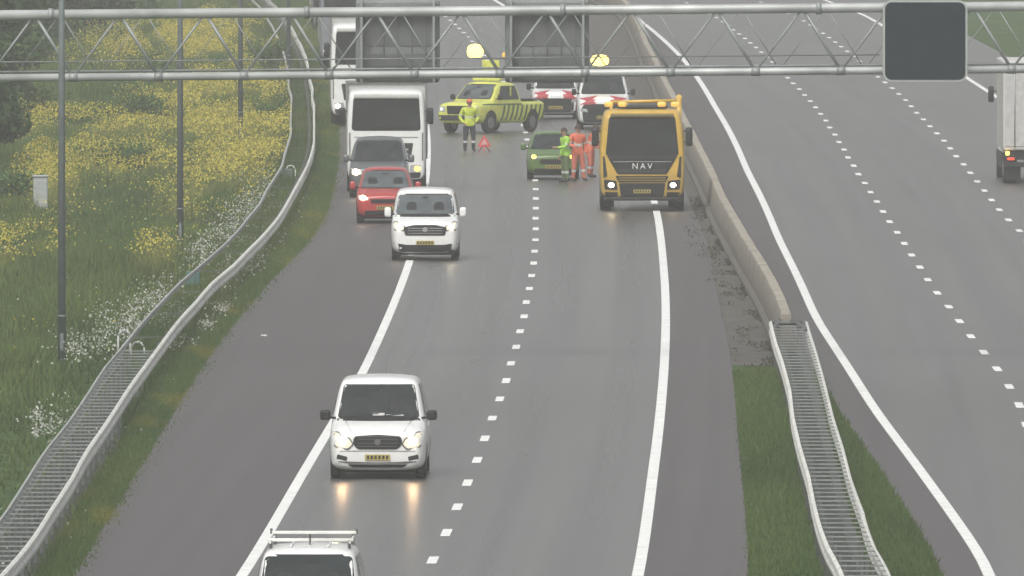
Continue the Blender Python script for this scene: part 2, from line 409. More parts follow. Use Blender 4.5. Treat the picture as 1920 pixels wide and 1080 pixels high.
# trees
bark=M('bark',(.07,.055,.04),.9)
def tree_meshes(seed,height,rad,nleaf=13000,low=.12):
    r=np.random.default_rng(seed); bm=bmesh.new()
    tube(bm,(0,0,0),(0,0,height*.55),.22,.12,8)
    cl=[]
    for i in range(22):
        a=r.random()*6.28; z=height*(low+.85*r.random()); rr=rad*(.25+.6*r.random())*(1-.45*abs(z/height-.45))
        c=np.array([math.cos(a)*rr,math.sin(a)*rr,z]); cl.append((c,rad*(.25+.25*r.random())))
        tube(bm,(0,0,z*.6),tuple(c),.07,.02,5)
    me=bpy.data.meshes.new('trunk'); bm.to_mesh(me); bm.free(); me.materials.append(bark)
    idx=r.integers(0,len(cl),nleaf); C=np.array([c for c,_ in cl])[idx]; R=np.array([q for _,q in cl])[idx]
    d=r.normal(size=(nleaf,3)); d/=np.linalg.norm(d,axis=1,keepdims=True)
    P=C+d*R[:,None]*(r.random((nleaf,1))**.4)*np.array([1,1,.85])
    shade=.6+.6*r.random(len(cl))
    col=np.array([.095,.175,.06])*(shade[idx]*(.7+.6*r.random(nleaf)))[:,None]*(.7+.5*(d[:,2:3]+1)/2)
    return me,P,col,r
def tree(X,Y,seed,height,rad,low=.05):
    root=empty('tree',(X,Y,0)); me,P,col,r=tree_meshes(seed,height,rad,low=low)
    t=bpy.data.objects.new('trunk',me); COL.objects.link(t); t.parent=root
    flecks('foliage',P[:,0],P[:,1],P[:,2],r.uniform(.06,.17,len(P)),col).parent=root
i=0
for (px,py,hh_,rd) in [(-62,330,7,2.2),(-45,235,8,2.4),(5,120,7,2.4),(75,95,6,2.4),(150,70,6,2.5),(60,50,8,3),(215,35,6,2.4),(0,80,8,3),(270,5,6,2.2),(300,-12,8,3),(120,10,9,3.4),(360,-25,7,3),(420,-35,7,3),(470,-45,6,2.5)]:
    X,Y=site(px,py); tree(X,Y,40+i,hh_,rd); i+=1
for k in range(14):
    tree(-60+10*k-30+rng.normal()*2,1500+rng.random()*80,80+k%3,11,5,low=.1)

# ------------------------------------------------------------ street lamps
def lamp_post(px,py,hgt=14):
    X,Y=site(px,py); root=empty('street_lamp',(X,Y,0)); bm=bmesh.new()
    tube(bm,(0,0,0),(0,0,hgt),.094,.055,16)
    tube(bm,(0,0,1.18),(0,0,1.23),.10,.096,16)
    tube(bm,(0,0,hgt-.05),(1.4,0,hgt+.25),.045,.035,10)
    bm_obj('pole',bm,pole_m,root)
    box('luminaire',(.8,.28,.14),(1.75,0,hgt+.28),steel_m,root,.05)
    box('base_door',(.08,.02,.4),(0,-.090,.6),pole_m,root,.005)
for px,py in ((116,690),(338,472),(451,276),(541,160),(590,60)): lamp_post(px,py)

# cabinet
X,Y=site(76,395); cab=empty('utility_cabinet',(X,Y,0)); cm=M('cabinet_grey',(.36,.39,.38),.6,var=.08)
box('body',(.44,.35,.98),(0,0,.53),cm,cab,.02); box('roof',(.5,.41,.06),(0,0,1.05),cm,cab,.02); box('plinth',(.4,.3,.12),(0,0,.04),steel_d,cab,.01); box('door',(.38,.02,.8),(0,-.18,.52),cm,cab,.005)
for px,py,c_ in ((362,552,(.06,.15,.14)),(538,352,(.12,.15,.14))):
    X,Y=site(px,py); cab=empty('junction_box',(X,Y,0)); m_=M('box_%d'%px,c_,.6)
    box('body',(.36,.3,.36),(0,0,.42),m_,cab,.03); box('leg',(.06,.06,.3),(-.12,0,.13),steel_d,cab,.005); box('leg_2',(.06,.06,.3),(.12,0,.13),steel_d,cab,.005)
def hoop(px,py,w=.28,h=.85):
    X,Y=site(px,py); bm=bmesh.new(); root=empty('hoop_railing',(X,Y,0))
    pts=[(-w/2,0,0),(-w/2,0,h-.12),(-w/2+.08,0,h),(w/2-.08,0,h),(w/2,0,h-.12),(w/2,0,0)]
    for a,b in zip(pts,pts[1:]): tube(bm,a,b,.024)
    tube(bm,(-w/2,0,h*.45),(w/2,0,h*.45),.016)
    bm_obj('hoop',bm,M('hoop_steel',(.5,.52,.5),.5,metal=.2),root)
hoop(233,688); hoop(258,690,.3,.6); hoop(545,352,.3,.7)
box('litter',(.09,.2,.05),(*site(495,632),.035),white_p,None,.02,rot=('Z',.5))

# ------------------------------------------------------------ gantry
GY=475.0; gs=F/GY
def gz(py): return CH-(py+566)*GY/F
def gx(px): return (px-960)/gs
gan=empty('sign_gantry',(0,GY,0))
def zt_(px): return gz(28-.0085*px)
def zb_(px): return gz(146-.0085*px)
bm=bmesh.new(); bm2=bmesh.new()
xl,xr=-195,3000
for dy,r in ((0,.115),(1.25,.08)):
    tube(bm,(gx(xl),dy,zt_(xl)),(gx(xr),dy,zt_(xr)),r,seg=16)
    tube(bm,(gx(xl),dy,zb_(xl)),(gx(xr),dy,zb_(xr)),r*.8,seg=16)
k=-2
while 65+160*k<xr-160:
    a=65+160*k; b=a+80; c=a+160
    for dy,sh,r in ((0,0,.038),(1.25,46,.014)):
        tube(bm2,(gx(a+sh),dy,zt_(a)),(gx(b+sh-8),dy,zb_(b)),r,seg=8)
        tube(bm2,(gx(b+sh-8),dy,zb_(b)),(gx(c+sh),dy,zt_(c)),r*.7,seg=8)
    tube(bm2,(gx(a),0,zt_(a)),(gx(a),1.25,zt_(a)),.03,seg=8)
    tube(bm2,(gx(b-8),0,zb_(b)),(gx(b-8),1.25,zb_(b)),.03,seg=8)
    if k%3==0: tube(bm2,(gx(a+30)-.06,0,zt_(a+30)),(gx(a+30)+.06,0,zt_(a+30)),.145,seg=16)
    tube(bm2,(gx(b-8)-.10,0,zb_(b)),(gx(b-8)+.10,0,zb_(b)),.105,seg=12)
    k+=1
tube(bm2,(gx(xl),.6,zb_(xl)+.36),(gx(1650),.6,zb_(1650)+.36),.016,seg=8)
tube(bm2,(gx(xl),1.0,zb_(xl)+.12),(gx(xr),1.0,zb_(xr)+.10),.03,seg=8)
bm_obj('chords',bm,M('chord_steel',(.45,.47,.46),.5,metal=.3,var=.25,scale=.9),gan); bm_obj('bracing',bm2,M('bracing_steel',(.30,.325,.32),.55,metal=.35,var=.2,scale=2),gan)
bm=bmesh.new()
for X in (gx(xl)+.1,gx(xr)-.1):
    for dy in (0,1.25): tube(bm,(X,dy,0),(X,dy,8.6),.16,.14,14)
bm_obj('columns',bm,steel_m,gan)
boxm=M('sign_back',(.20,.215,.21),.6,var=.16,scale=2)
boxm2=M('sign_back_dark',(.14,.15,.15),.6,var=.1,scale=2)
for px in (745,1026):
    x0=gx(px); zc=(gz(0)+gz(157))/2; hh_=gz(0)-gz(157)
    sg=empty('matrix_sign',(x0,GY+1.62,zc))
    box('housing',(1.98,.34,hh_),(0,0,0),boxm,sg,.08)
    for xx in (-.66,-.33,0,.33,.66): box('rib',(.03,.03,hh_*.86),(xx,-.19,0),boxm2,sg,.005)
    box('vent',(1.5,.02,.3),(0,-.178,-.45),boxm2,sg,.004)
    box('hatch',(1.56,.015,.85),(0,-.176,.30),boxm2,sg,.004)
    box('bracket',(.06,.3,hh_),( -.85,-.3,0),steel_m,sg,.01); box('bracket_2',(.06,.3,hh_),(.85,-.3,0),steel_m,sg,.01)
    box('screen',(1.7,.02,1.6),(0,.18,0),black_m,sg,.004)
x0=gx(1734); zc=(gz(0)+gz(152))/2; hh_=gz(0)-gz(152)
sg=empty('matrix_sign',(x0,GY-.45,zc))
def rrect(w,h,r,n=6):
    P=[]
    for cx,cz,a0 in ((w/2-r,h/2-r,0),(-w/2+r,h/2-r,90),(-w/2+r,-h/2+r,180),(w/2-r,-h/2+r,270)):
        for i in range(n+1):
            a=math.radians(a0+90*i/n); P.append((cx+r*math.cos(a),cz+r*math.sin(a)))
    return P
def slab(name,P,y0,y1,mat,parent):
    n=len(P); V=[(x,y0,z) for x,z in P]+[(x,y1,z) for x,z in P]
    Fc=[tuple(range(n)),tuple(range(2*n-1,n-1,-1))]+[(i,i+n,(i+1)%n+n,(i+1)%n) for i in range(n)]
    o=mesh_obj(name,V,Fc,mat,parent); bm=bmesh.new(); bm.from_mesh(o.data); bmesh.ops.recalc_face_normals(bm,faces=bm.faces); bm.to_mesh(o.data); bm.free(); return o
rimm=M('sign_rim',(.38,.41,.39),.5,var=.08)
scr=M('sign_screen',(.012,.023,.031),.5,var=.2,scale=3,spec=.2)
slab('rim',rrect(1.98,hh_,.2),-.0,.42,rimm,sg); slab('screen',rrect(1.88,hh_-.09,.16),-.012,.1,scr,sg)
box('bracket',(.1,.3,hh_*.8),(-.6,.5,0),steel_m,sg,.01); box('bracket_2',(.1,.3,hh_*.8),(.6,.5,0),steel_m,sg,.01)

# ------------------------------------------------------------ vehicle tools
def loft(stations,name,mat,parent,sub=2,boxy=False):
    V=[];Fc=[]
    for (y,w,wt,zb,zt,zbelt) in stations:
        if boxy: half=[(0,zb),(.9*w,zb),(w,zb+.06),(w,(zb+zt)/2),(w,zbelt),(wt,zt-.08),(wt*.93,zt),(0,zt+.02)]
        else:
            zm=zb+(zbelt-zb)*.5
            half=[(0,zb),(.82*w,zb),(.98*w,zb+.1),(w,zm),(.985*w,zbelt),(wt,zt-.07),(.86*wt,zt),(0,zt+.035)]
        ring=half+[(-x,z) for x,z in reversed(half[1:-1])]
        V+= [(x,y,z) for x,z in ring]
    n=len(ring)
    for i in range(len(stations)-1):
        for j in range(n):
            Fc.append((i*n+j,(i+1)*n+j,(i+1)*n+(j+1)%n,i*n+(j+1)%n))
    Fc.append(tuple(range(n))); Fc.append(tuple(range((len(stations))*n-1,(len(stations)-1)*n-1,-1)))
    me=bpy.data.meshes.new(name); me.from_pydata(V,[],Fc)
    bm=bmesh.new(); bm.from_mesh(me); bmesh.ops.recalc_face_normals(bm,faces=bm.faces); bm.to_mesh(me); bm.free()
    tmp=bpy.data.objects.new('tmp',me); COL.objects.link(tmp)
    md=tmp.modifiers.new('s','SUBSURF'); md.levels=sub; md.render_levels=sub
    dg=bpy.context.evaluated_depsgraph_get(); ev=tmp.evaluated_get(dg)
    m2=bpy.data.meshes.new_from_object(ev); bpy.data.objects.remove(tmp)
    m2.name=name; m2.materials.clear(); m2.materials.append(mat)
    m2.polygons.foreach_set('use_smooth',[True]*len(m2.polygons))
    o=bpy.data.objects.new(name,m2); COL.objects.link(o); o.parent=parent
    bvh=BVHTree.FromPolygons([v.co.copy() for v in m2.vertices],[tuple(p.vertices) for p in m2.polygons])
    return o,bvh
def roundpoly(P,r=.05,seg=4):
    out=[];n=len(P)
    for i in range(n):
        a=Vector(P[i-1]);b=Vector(P[i]);c=Vector(P[(i+1)%n])
        ra=min(r,(a-b).length*.45); rc=min(r,(c-b).length*.45)
        p=b+(a-b).normalized()*ra; q=b+(c-b).normalized()*rc
        for k in range(seg+1):
            t=k/seg; out.append(p*(1-t)**2+b*2*t*(1-t)+q*t*t)
    res=[]
    for i in range(len(out)):
        a=out[i];b=out[(i+1)%len(out)]; L=(b-a).length; m=max(1,int(L/.12))
        for k in range(m): res.append(a.lerp(b,k/m))
    return res
def decal(bvh,P,mat,parent,name,off=.012,r=.05,axis='front',rings=5,mirror=False):
    obs=[]
    for sg in ((1,-1) if mirror else (1,)):
        pts=roundpoly([(p[0],p[1]) for p in P],r)
        c=Vector((sum(p.x for p in pts)/len(pts),sum(p.y for p in pts)/len(pts)))
        V=[];last=0
        def cast(a,z):
            nonlocal last
            if axis=='front': o=Vector((a*sg,-4,z)); d=Vector((0,1,0))
            elif axis=='right': o=Vector((4*sg,a,z)); d=Vector((-sg,0,0))
            h=bvh.ray_cast(o,d)
            if h[0] is None:
                return (a*sg,last,z) if axis=='front' else (last,a,z)
            if axis=='front': last=h[0].y-off; return (a*sg,last,z)
            last=h[0].x+off*sg; return (last,a,z)
        V.append(cast(c.x,c.y)); n=len(pts)
        for k in range(1,rings+1):
            for p in pts:
                q=c.lerp(p,k/rings); V.append(cast(q.x,q.y))
        Fc=[(0,1+j,1+(j+1)%n) for j in range(n)]
        for k in range(rings-1):
            for j in range(n):
                a=1+k*n+j;b=1+k*n+(j+1)%n; Fc.append((a,a+n,b+n,b))
        obs.append(mesh_obj(name,V,Fc,mat,parent,smooth=True))
    return obs
def rect(x0,x1,z0,z1): return [(x0,z0),(x1,z0),(x1,z1),(x0,z1)]
def wheel(parent,x,y,r,w,name='wheel'):
    prof=[(.0,.5),(.55,.5),(.62,.42),(.66,.5),(.94,.5),(1.,.40),(1.,-.40),(.94,-.5),(.66,-.5),(.62,-.42),(.55,-.5),(0,-.5)]
    seg=24;V=[];Fc=[]
    for i in range(seg):
        a=2*math.pi*i/seg
        for pr,pw in prof: V.append((x+pw*w,y+math.cos(a)*pr*r,r+math.sin(a)*pr*r))
    n=len(prof)
    for i in range(seg):
        for j in range(n-1):
            a=i*n+j;b=((i+1)%seg)*n+j; Fc.append((a,b,b+1,a+1))
    o=mesh_obj(name,V,Fc,[tire_m,rim_m],parent,smooth=False)
    for p in o.data.polygons:
        if p.index%(n-1) in (0,1,n-2,n-3): p.material_index=1
    return o
def lump(name,size,loc,mat,parent,p=.5):
    bm=bmesh.new(); bmesh.ops.create_cube(bm,size=1); bmesh.ops.subdivide_edges(bm,edges=bm.edges[:],cuts=3,use_grid_fill=True)
    for v in bm.verts:
        n=v.co.normalized()*.62; v.co=v.co.lerp(n,p); v.co.x*=size[0]; v.co.y*=size[1]; v.co.z*=size[2]
        v.co+=Vector(loc)
    return bm_obj(name,bm,mat,parent,True)
def mirrors(parent,x,y,z,mat,s=(.16,.14,.22)):
    for sg in (-1,1):
        lump('mirror',s,(sg*(x+.02),y,z),mat,parent,.45)
        bm=bmesh.new(); tube(bm,(sg*(x-.18),y+.06,z-.06),(sg*x,y,z-.04),.025); bm_obj('mirror_arm',bm,black_m,parent)
def plate(parent,bvh,z,mat=plate_y,w=.50,h=.11,x=0):
    decal(bvh,rect(x-w/2,x+w/2,z-h/2,z+h/2),mat,parent,'number_plate',.03,.01)
    for k in range(6):
        xx=x-w*.38+w*.152*k; decal(bvh,rect(xx-.022,xx+.022,z-h*.3,z+h*.3),dark_m,parent,'plate_mark',.034,.004,rings=1)
def place(px,py):
    X,Y=site(px,py); return X,Y
def car_body(name,px,py,L,W,Ht,hl,wl,hood,nose,paint,rt=.8,yaw=0,zb=.2,tail=.35,wr=.32,wfx=.78,wrx=None,tailslope=.25):
    X,Y=place(px,py); root=empty(name,(X,Y,0),-math.atan(slope(Y))+yaw)
    w=W/2
    st=[(0.0,.74*w,.66*w,zb+.12,nose-.14,nose-.25),(0.03,.84*w,.74*w,zb+.05,nose-.06,nose-.2),(.14,.93*w,.80*w,zb,nose,nose-.1),
        (.40,.985*w,.85*w,zb,nose+(hood-nose)*.45,nose+(hood-nose)*.35-.08),(hl-.06,w,.88*w,zb,hood-.01,hood-.12),(hl+.03,w,.87*w,zb,hood+.05,hood-.08),
        (hl+wl*.5,w,(.87+rt)/2*w,zb,(hood+Ht)/2+.03,hood-.06),(hl+wl-.04,w,rt*w,zb,Ht-.045,hood-.04),(hl+wl+.15,w,rt*w,zb,Ht-.01,hood-.03),
        ((hl+wl+L)/2,w,rt*w,zb,Ht,hood-.02),(L-tail,w,rt*w,zb,Ht-.03,hood),(L-.12,.98*w,rt*.97*w,zb,Ht-tailslope,hood-.02),(L-.02,.93*w,.85*w,zb+.05,hood+.0,hood-.15),(L,.86*w,.76*w,zb+.12,hood-.1,hood-.25)]
    body,bvh=loft(st,'body',paint,root)
    wf=wfx; wb=wrx or L-.85
    for yy in (wf,wb):
        for sg in (-1,1):
            wheel(root,sg*(w-.13),yy,wr,.215)
        arch=[(yy+math.cos(a)*(wr+.07),wr+math.sin(a)*(wr+.07)) for a in np.linspace(-.3,math.pi+.3,12)]
        arch=[(a,max(b,zb+.02)) for a,b in arch]
        decal(bvh,arch,black_m,root,'wheel_arch',.004,.01,axis='right',mirror=True)
    y0=hl+wl*.55
    decal(bvh,[(y0,hood+.05),(L-.5,hood+.05),(L-.6,Ht-.16),(hl+wl+.12,Ht-.14)],glass_m,root,'side_window',.008,.06,axis='right',mirror=True)
    box('underbody',(W*.82,L*.8,.10),(0,L*.5,zb+.0),black_m,root,.02)
    return root,bvh,w
seat_m=M('seat_dark',(.018,.020,.022),.3)
def windscreen(root,bvh,zb,zt,xb,xt,mat=glass_m,r=.07):
    decal(bvh,[(-xb-.03,zb-.03),(xb+.03,zb-.03),(xt+.025,zt+.03),(-xt-.025,zt+.03)],black_m,root,'windscreen_seal',.006,r,rings=8)
    decal(bvh,[(-xb,zb),(xb,zb),(xt,zt),(-xt,zt)],mat,root,'windscreen',.014,r,rings=8)
    decal(bvh,rect(-.09,.09,zt-.10,zt-.05),black_m,root,'interior_mirror',.018,.02,rings=2)
    for sx in (-1,1):
        decal(bvh,[(sx*.38-.16,zb+.10),(sx*.38+.16,zb+.10),(sx*.38+.12,zb+(zt-zb)*.62),(sx*.38-.12,zb+(zt-zb)*.62)],seat_m,root,'seat_shape',.016,.08,rings=3)
def lights(root,bvh,outline,mat_lit,cx,cz,rad,name='headlight',lens=None):
    decal(bvh,outline,lens or (lens_lit if mat_lit in (lampw,lampb) else lens_m),root,name,.014,.04,mirror=True,rings=4)
    P=[(cx+rad*math.cos(a),cz+rad*.85*math.sin(a)) for a in np.linspace(0,2*math.pi,14)[:-1]]
    decal(bvh,P,mat_lit,root,name+'_bulb',.024,.01,mirror=True,rings=2)

# ---- white van 1 (near)
def van_a(px,py):
    r,b,w=car_body('white_van',px,py,5.1,1.95,1.97,.95,.85,1.17,.98,white_p,rt=.81,zb=.17,wr=.33,wfx=.9)
    windscreen(r,b,1.22,1.81,.79,.68)
    decal(b,[(.47,.69),(.58,.58),(.86,.64),(.93,.94),(.80,.955),(.54,.82)],slat_m,r,'headlight_surround',.009,.04,mirror=True)
    lights(r,b,[(.50,.70),(.60,.61),(.84,.66),(.91,.92),(.80,.93),(.56,.80)],lampw,.70,.76,.085)
    decal(b,[(-.50,.72),(-.40,.60),(.40,.60),(.50,.72),(.46,.86),(0,.89),(-.46,.86)],black_m,r,'grille',.016,.06)
    for z in (.66,.72,.80,.85): decal(b,rect(-.40,.40,z-.006,z+.006),slat_m,r,'grille_slat',.022,.004,rings=2)
    decal(b,[(.065*math.cos(a),.745+.065*math.sin(a)) for a in np.linspace(0,6.28,13)[:-1]],slat_m,r,'badge',.03,.01,rings=2)
    plate(r,b,.44)
    decal(b,[(-.50,.235),(.50,.235),(.60,.30),(-.60,.30)],black_m,r,'lower_intake',.014,.03)
    decal(b,[(-.78,.345),(-.55,.315),(.55,.315),(.78,.345),(.78,.365),(.55,.34),(-.55,.34),(-.78,.365)],slat_m,r,'bumper_trim',.02,.004)
    decal(b,[(.62,.37),(.82,.41),(.80,.50),(.60,.45)],dark_m,r,'fog_light_recess',.012,.02,mirror=True)
    decal(b,rect(-.86,.86,.560,.572),seam_m,r,'bumper_seam',.01,.004,rings=2)
    decal(b,[(.52,.95),(.535,.95),(.66,1.14),(.64,1.14)],seam_m,r,'bonnet_crease',.01,.004,rings=2,mirror=True)
    decal(b,[(-.84,1.14),(.84,1.14),(.81,1.19),(-.81,1.19)],black_m,r,'scuttle',.008,.02)
    mirrors(r,1.04,.95,1.25,black_m,(.2,.12,.19))
    for x0,x1 in ((-.6,0),(.05,.62)): decal(b,[(x0,1.22),(x1,1.275),(x1,1.29),(x0,1.24)],black_m,r,'wiper',.03,.004,rings=1)
    pm=M('paper_white',(.5,.5,.48),.7); decal(b,rect(-.12,.12,1.24,1.29),pm,r,'dash_paper',.02,.01,rings=2); decal(b,rect(.15,.5,1.235,1.26),pm,r,'dash_paper',.02,.01,rings=2)
    return r
van_a(708,899)
# ---- white van 2
def van_b(px,py):
    r,b,w=car_body('white_panel_van',px,py,5.0,1.90,1.95,.80,.85,1.24,1.08,white_p,rt=.84,zb=.2,wr=.33,wfx=.9)
    windscreen(r,b,1.28,1.79,.82,.74,glass_l)
    decal(b,[(.57,.81),(.86,.83),(.90,1.06),(.80,1.10),(.55,.96)],slat_m,r,'headlight_surround',.009,.04,mirror=True)
    lights(r,b,[(.60,.84),(.84,.86),(.87,1.04),(.80,1.07),(.58,.95)],lampb,.73,.94,.065)
    decal(b,[(-.55,.70),(.55,.70),(.60,.92),(.3,.99),(-.3,.99),(-.60,.92)],black_m,r,'grille',.016,.05)
    for z in (.76,.83,.90): decal(b,rect(-.48,.48,z-.008,z+.008),chrome_m,r,'grille_slat',.022,.004,rings=2)
    decal(b,[(.07*math.cos(a),.86+.07*math.sin(a)) for a in np.linspace(0,6.28,13)[:-1]],chrome_m,r,'badge',.03,.01,rings=2)
    decal(b,[(-.86,.24),(.86,.24),(.88,.50),(.6,.44),(-.6,.44),(-.88,.50)],black_m,r,'lower_bumper',.014,.05,rings=6)
    plate(r,b,.50)
    mirrors(r,1.02,.9,1.32,white_p,(.17,.12,.26))
    decal(b,[(-.84,1.20),(.84,1.20),(.82,1.25),(-.82,1.25)],black_m,r,'scuttle',.008,.02)
van_b(797,489)
# ---- bottom van with roof rack (front is below the frame)
r,b,w=car_body('service_van',586,1265,5.2,1.80,1.90,.9,.85,1.10,.92,white_p,rt=.84,zb=.18,wr=.32)
r.location=((580-960)/(F/326)-.03,323.0,0)
windscreen(r,b,1.14,1.78,.78,.70); lights(r,b,[(.52,.70),(.84,.72),(.86,.88),(.56,.82)],lampw2,.70,.78,.07)
decal(b,rect(-.45,.45,.58,.78),black_m,r,'grille',.016,.04); plate(r,b,.42); mirrors(r,.98,.9,1.2,black_m)
decal(b,rect(-.5,.5,.24,.33),black_m,r,'lower_intake',.014,.03)
for yy in (2.4,4.6):
    box('rack_bar',(1.40,.06,.05),(0,yy,2.01 if yy<3 else 2.04),steel_l,r,.01)
    for sx in (-1,1): box('rack_foot',(.05,.06,.18),(sx*.63,yy,1.92),steel_d,r,.01)
for sx in (-1,1): box('rack_rail',(.035,2.4,.04),(sx*.64,3.5,1.97),steel_l,r,.01)
for sx in (-1,1): box('rack_stop',(.04,.06,.09),(sx*.69,4.6,2.06),steel_d,r,.01)
for xx in (-.3,0,.3): box('roof_rib',(.04,2.6,.02),(xx,3.4,1.925),white_p,r,.008)
bm=bmesh.new(); tube(bm,(0,2.3,1.9),(0,2.4,2.10),.012); bm_obj('antenna',bm,black_m,r)

# ---- red hatchback
r,b,w=car_body('red_hatchback',722,419,3.9,1.74,1.62,.85,.75,1.02,.86,red_p,rt=.76,zb=.18,wr=.31,tail=.5,tailslope=.35)
windscreen(r,b,1.05,1.52,.72,.60,glass_l); lights(r,b,[(.48,.68),(.78,.70),(.80,.84),(.54,.80)],lampb,.66,.76,.085)
decal(b,rect(-.42,.42,.60,.72),black_m,r,'grille',.016,.04); plate(r,b,.47); decal(b,rect(-.6,.6,.24,.38),black_m,r,'lower_intake',.014,.03); mirrors(r,.95,.95,1.1,red_p)
# ---- grey people carrier
X_,Y_=(710-960)/(F/630),630.0
r,b,w=car_body('grey_people_carrier',710,365,4.5,1.86,1.84,.95,.8,1.12,.96,silver_p,rt=.80,zb=.18,wr=.33)
r.location=(X_,Y_,0)
windscreen(r,b,1.14,1.72,.78,.68,glass_m); lights(r,b,[(.50,.72),(.84,.74),(.86,.92),(.56,.86)],lampb,.71,.80,.11)
decal(b,rect(-.45,.45,.60,.80),black_m,r,'grille',.016,.04); plate(r,b,.45); mirrors(r,1.0,1.0,1.2,silver_p)
# ---- green small car
r,b,w=car_body('green_hatchback',1037,337,3.8,1.72,1.52,.85,.75,.98,.82,green_p,rt=.76,zb=.18,wr=.30,tail=.5,tailslope=.35)
windscreen(r,b,1.00,1.42,.70,.58,glass_m); lights(r,b,[(.46,.64),(.78,.66),(.80,.84),(.54,.78)],amber,.62,.74,.08,lens=slat_m)
decal(b,rect(-.42,.42,.50,.66),black_m,r,'grille',.016,.04); plate(r,b,.42); decal(b,rect(-.6,.6,.22,.36),black_m,r,'lower_intake',.014,.03); mirrors(r,.94,.95,1.05,green_p)
# ---- emergency vehicles
for (px,py,Ht,L,nm,W) in ((1042,224,1.72,4.6,'response_car',1.78),(1132,243,2.02,5.2,'response_van',1.92)):
    r,b,w=car_body(nm,px,py,L,W,Ht,.95,.8,1.12 if Ht<1.8 else 1.26,.98 if Ht<1.8 else 1.10,white_p,rt=.80,zb=.2,wr=.34)
    hz=1.12 if Ht<1.8 else 1.26
    windscreen(r,b,hz+.03,Ht-.14,.78,.68,glass_m)
    decal(b,[(.30,hz-.34),(.84,hz-.38),(.86,hz-.14),(.22,hz-.04)],stripe_r,r,'red_stripe',.014,.02,mirror=True)
    decal(b,[(-.86,.26),(.86,.26),(.90,hz-.42),(.55,hz-.34),(-.55,hz-.34),(-.90,hz-.42)],dark_m,r,'lower_bumper',.012,.04,rings=7)
    decal(b,[(-.56,.55),(.56,.55),(.46,.78),(-.46,.78)],black_m,r,'grille',.018,.04)
    lights(r,b,[(.56,.62),(.82,.64),(.84,.76),(.60,.74)],lens_m,.71,.69,.04)
    plate(r,b,.44); mirrors(r,w+.08,1.0,hz+.08,black_m)
    decal(b,[(1.2,.62),(L-.4,.62),(L-.4,.84),(1.2,.84)],stripe_r,r,'side_stripe',.01,.02,axis='right',mirror=True)
    box('light_bar',(1.1,.3,.1),(0,2.0,Ht+.09),dark_m,r,.03)
    if Ht>1.8:
        box('beacon_mount',(.5,.2,.16),(-.1,2.2,Ht+.2),dark_m,r,.03)
        lump('beacon',(.56,.3,.36),(-.12,2.15,Ht+.43),beacon_m,r,.8)

# ---- yellow pickup, standing across the lane
bdim=M('beacon_amber_dim',(.70,.42,.08),.3,emit=(1,.62,.14),es=.5)
def pickup():
    Y=site(0,250)[1]; X=(857-960)/(F/Y)
    r=empty('highway_pickup_truck',(X,Y,0),-math.radians(31)); r.scale=(.95,.92,.98)
    w=.94; zb=.34
    st=[(0,.8*w,.74*w,.5,.95,.8),(.03,.9*w,.84*w,.42,1.05,.88),(.14,.97*w,.88*w,zb,1.1,.95),(.5,w,.9*w,zb,1.14,1.0),(1.12,w,.9*w,zb,1.18,1.05),(1.22,w,.88*w,zb,1.24,1.08),
        (1.55,w,.84*w,zb,1.55,1.1),(1.85,w,.8*w,zb,1.80,1.12),(2.1,w,.8*w,zb,1.84,1.12),(2.9,w,.8*w,zb,1.84,1.12),(3.22,w,.8*w,zb,1.78,1.12),(3.34,w,.84*w,zb,1.2,1.08),(3.42,w,.93*w,zb,1.14,1.05),(4.9,w,.93*w,zb,1.14,1.05),(5.05,.97*w,.92*w,zb+.05,1.12,1.0),(5.08,.93*w,.88*w,zb+.1,1.08,.95)]
    o,b=loft(st,'body',lime_p,r,2)
    windscreen(r,b,1.26,1.74,.72,.62,glass_l)
    decal(b,[(-.42,.70),(.42,.70),(.46,1.0),(-.46,1.0)],black_m,r,'grille',.016,.04)
    decal(b,[(-.8,.46),(.8,.46),(.84,.66),(-.84,.66)],dark_m,r,'front_bumper',.014,.04)
    lights(r,b,[(.50,.78),(.84,.80),(.86,.98),(.54,.98)],lampw2,.68,.88,.05)
    decal(b,[(1.55,1.2),(3.15,1.2),(3.05,1.70),(1.98,1.70)],glass_m,r,'side_window',.008,.05,axis='right',mirror=True)
    for sg in (-1,1): box('b_pillar',(.02,.1,.46),(sg*.86,2.55,1.44),lime_p,r,.005)
    decal(b,[(.45,1.03),(3.3,1.0),(3.3,1.05),(.45,1.07)],stripe_g,r,'beltline',.008,.01,axis='right',mirror=True)
    for k in range(10):
        y0=1.7+k*.34; decal(b,[(y0,.45),(y0+.13,.45),(y0+.36,1.0),(y0+.23,1.0)],stripe_g,r,'hatch_stripe',.010,.01,axis='right',mirror=True)
    for yy in (.95,4.1):
        for sg in (-1,1): wheel(r,sg*(w-.12),yy,.38,.25)
        arch=[(yy+math.cos(t)*.46,.38+math.sin(t)*.46) for t in np.linspace(-.1,math.pi+.1,12)]
        decal(b,arch,black_m,r,'wheel_arch',.014,.01,axis='right',mirror=True)
    mirrors(r,1.02,1.45,1.3,black_m,(.16,.12,.2))
    box('roof_light_bar',(1.2,.28,.1),(0,2.3,1.93),lime_p,r,.03)
    box('bed_rim',(1.6,1.5,.05),(0,4.2,1.18),dark_m,r,.02)
    box('mast',(.08,.08,1.5),(-.6,3.55,1.9),steel_d,r,.01); box('arrow_board',(.75,.08,.62),(-.55,3.5,2.3),lime_p,r,.02)
    lump('beacon',(.56,.4,.46),(-1.25,3.5,2.93),beacon_m,r,.8); box('beacon_bar',(1.9,.1,.06),(-.75,3.55,2.68),steel_d,r,.01)
    lump('beacon_off',(.22,.22,.2),(.1,3.5,2.80),bdim,r,.6)
pickup()

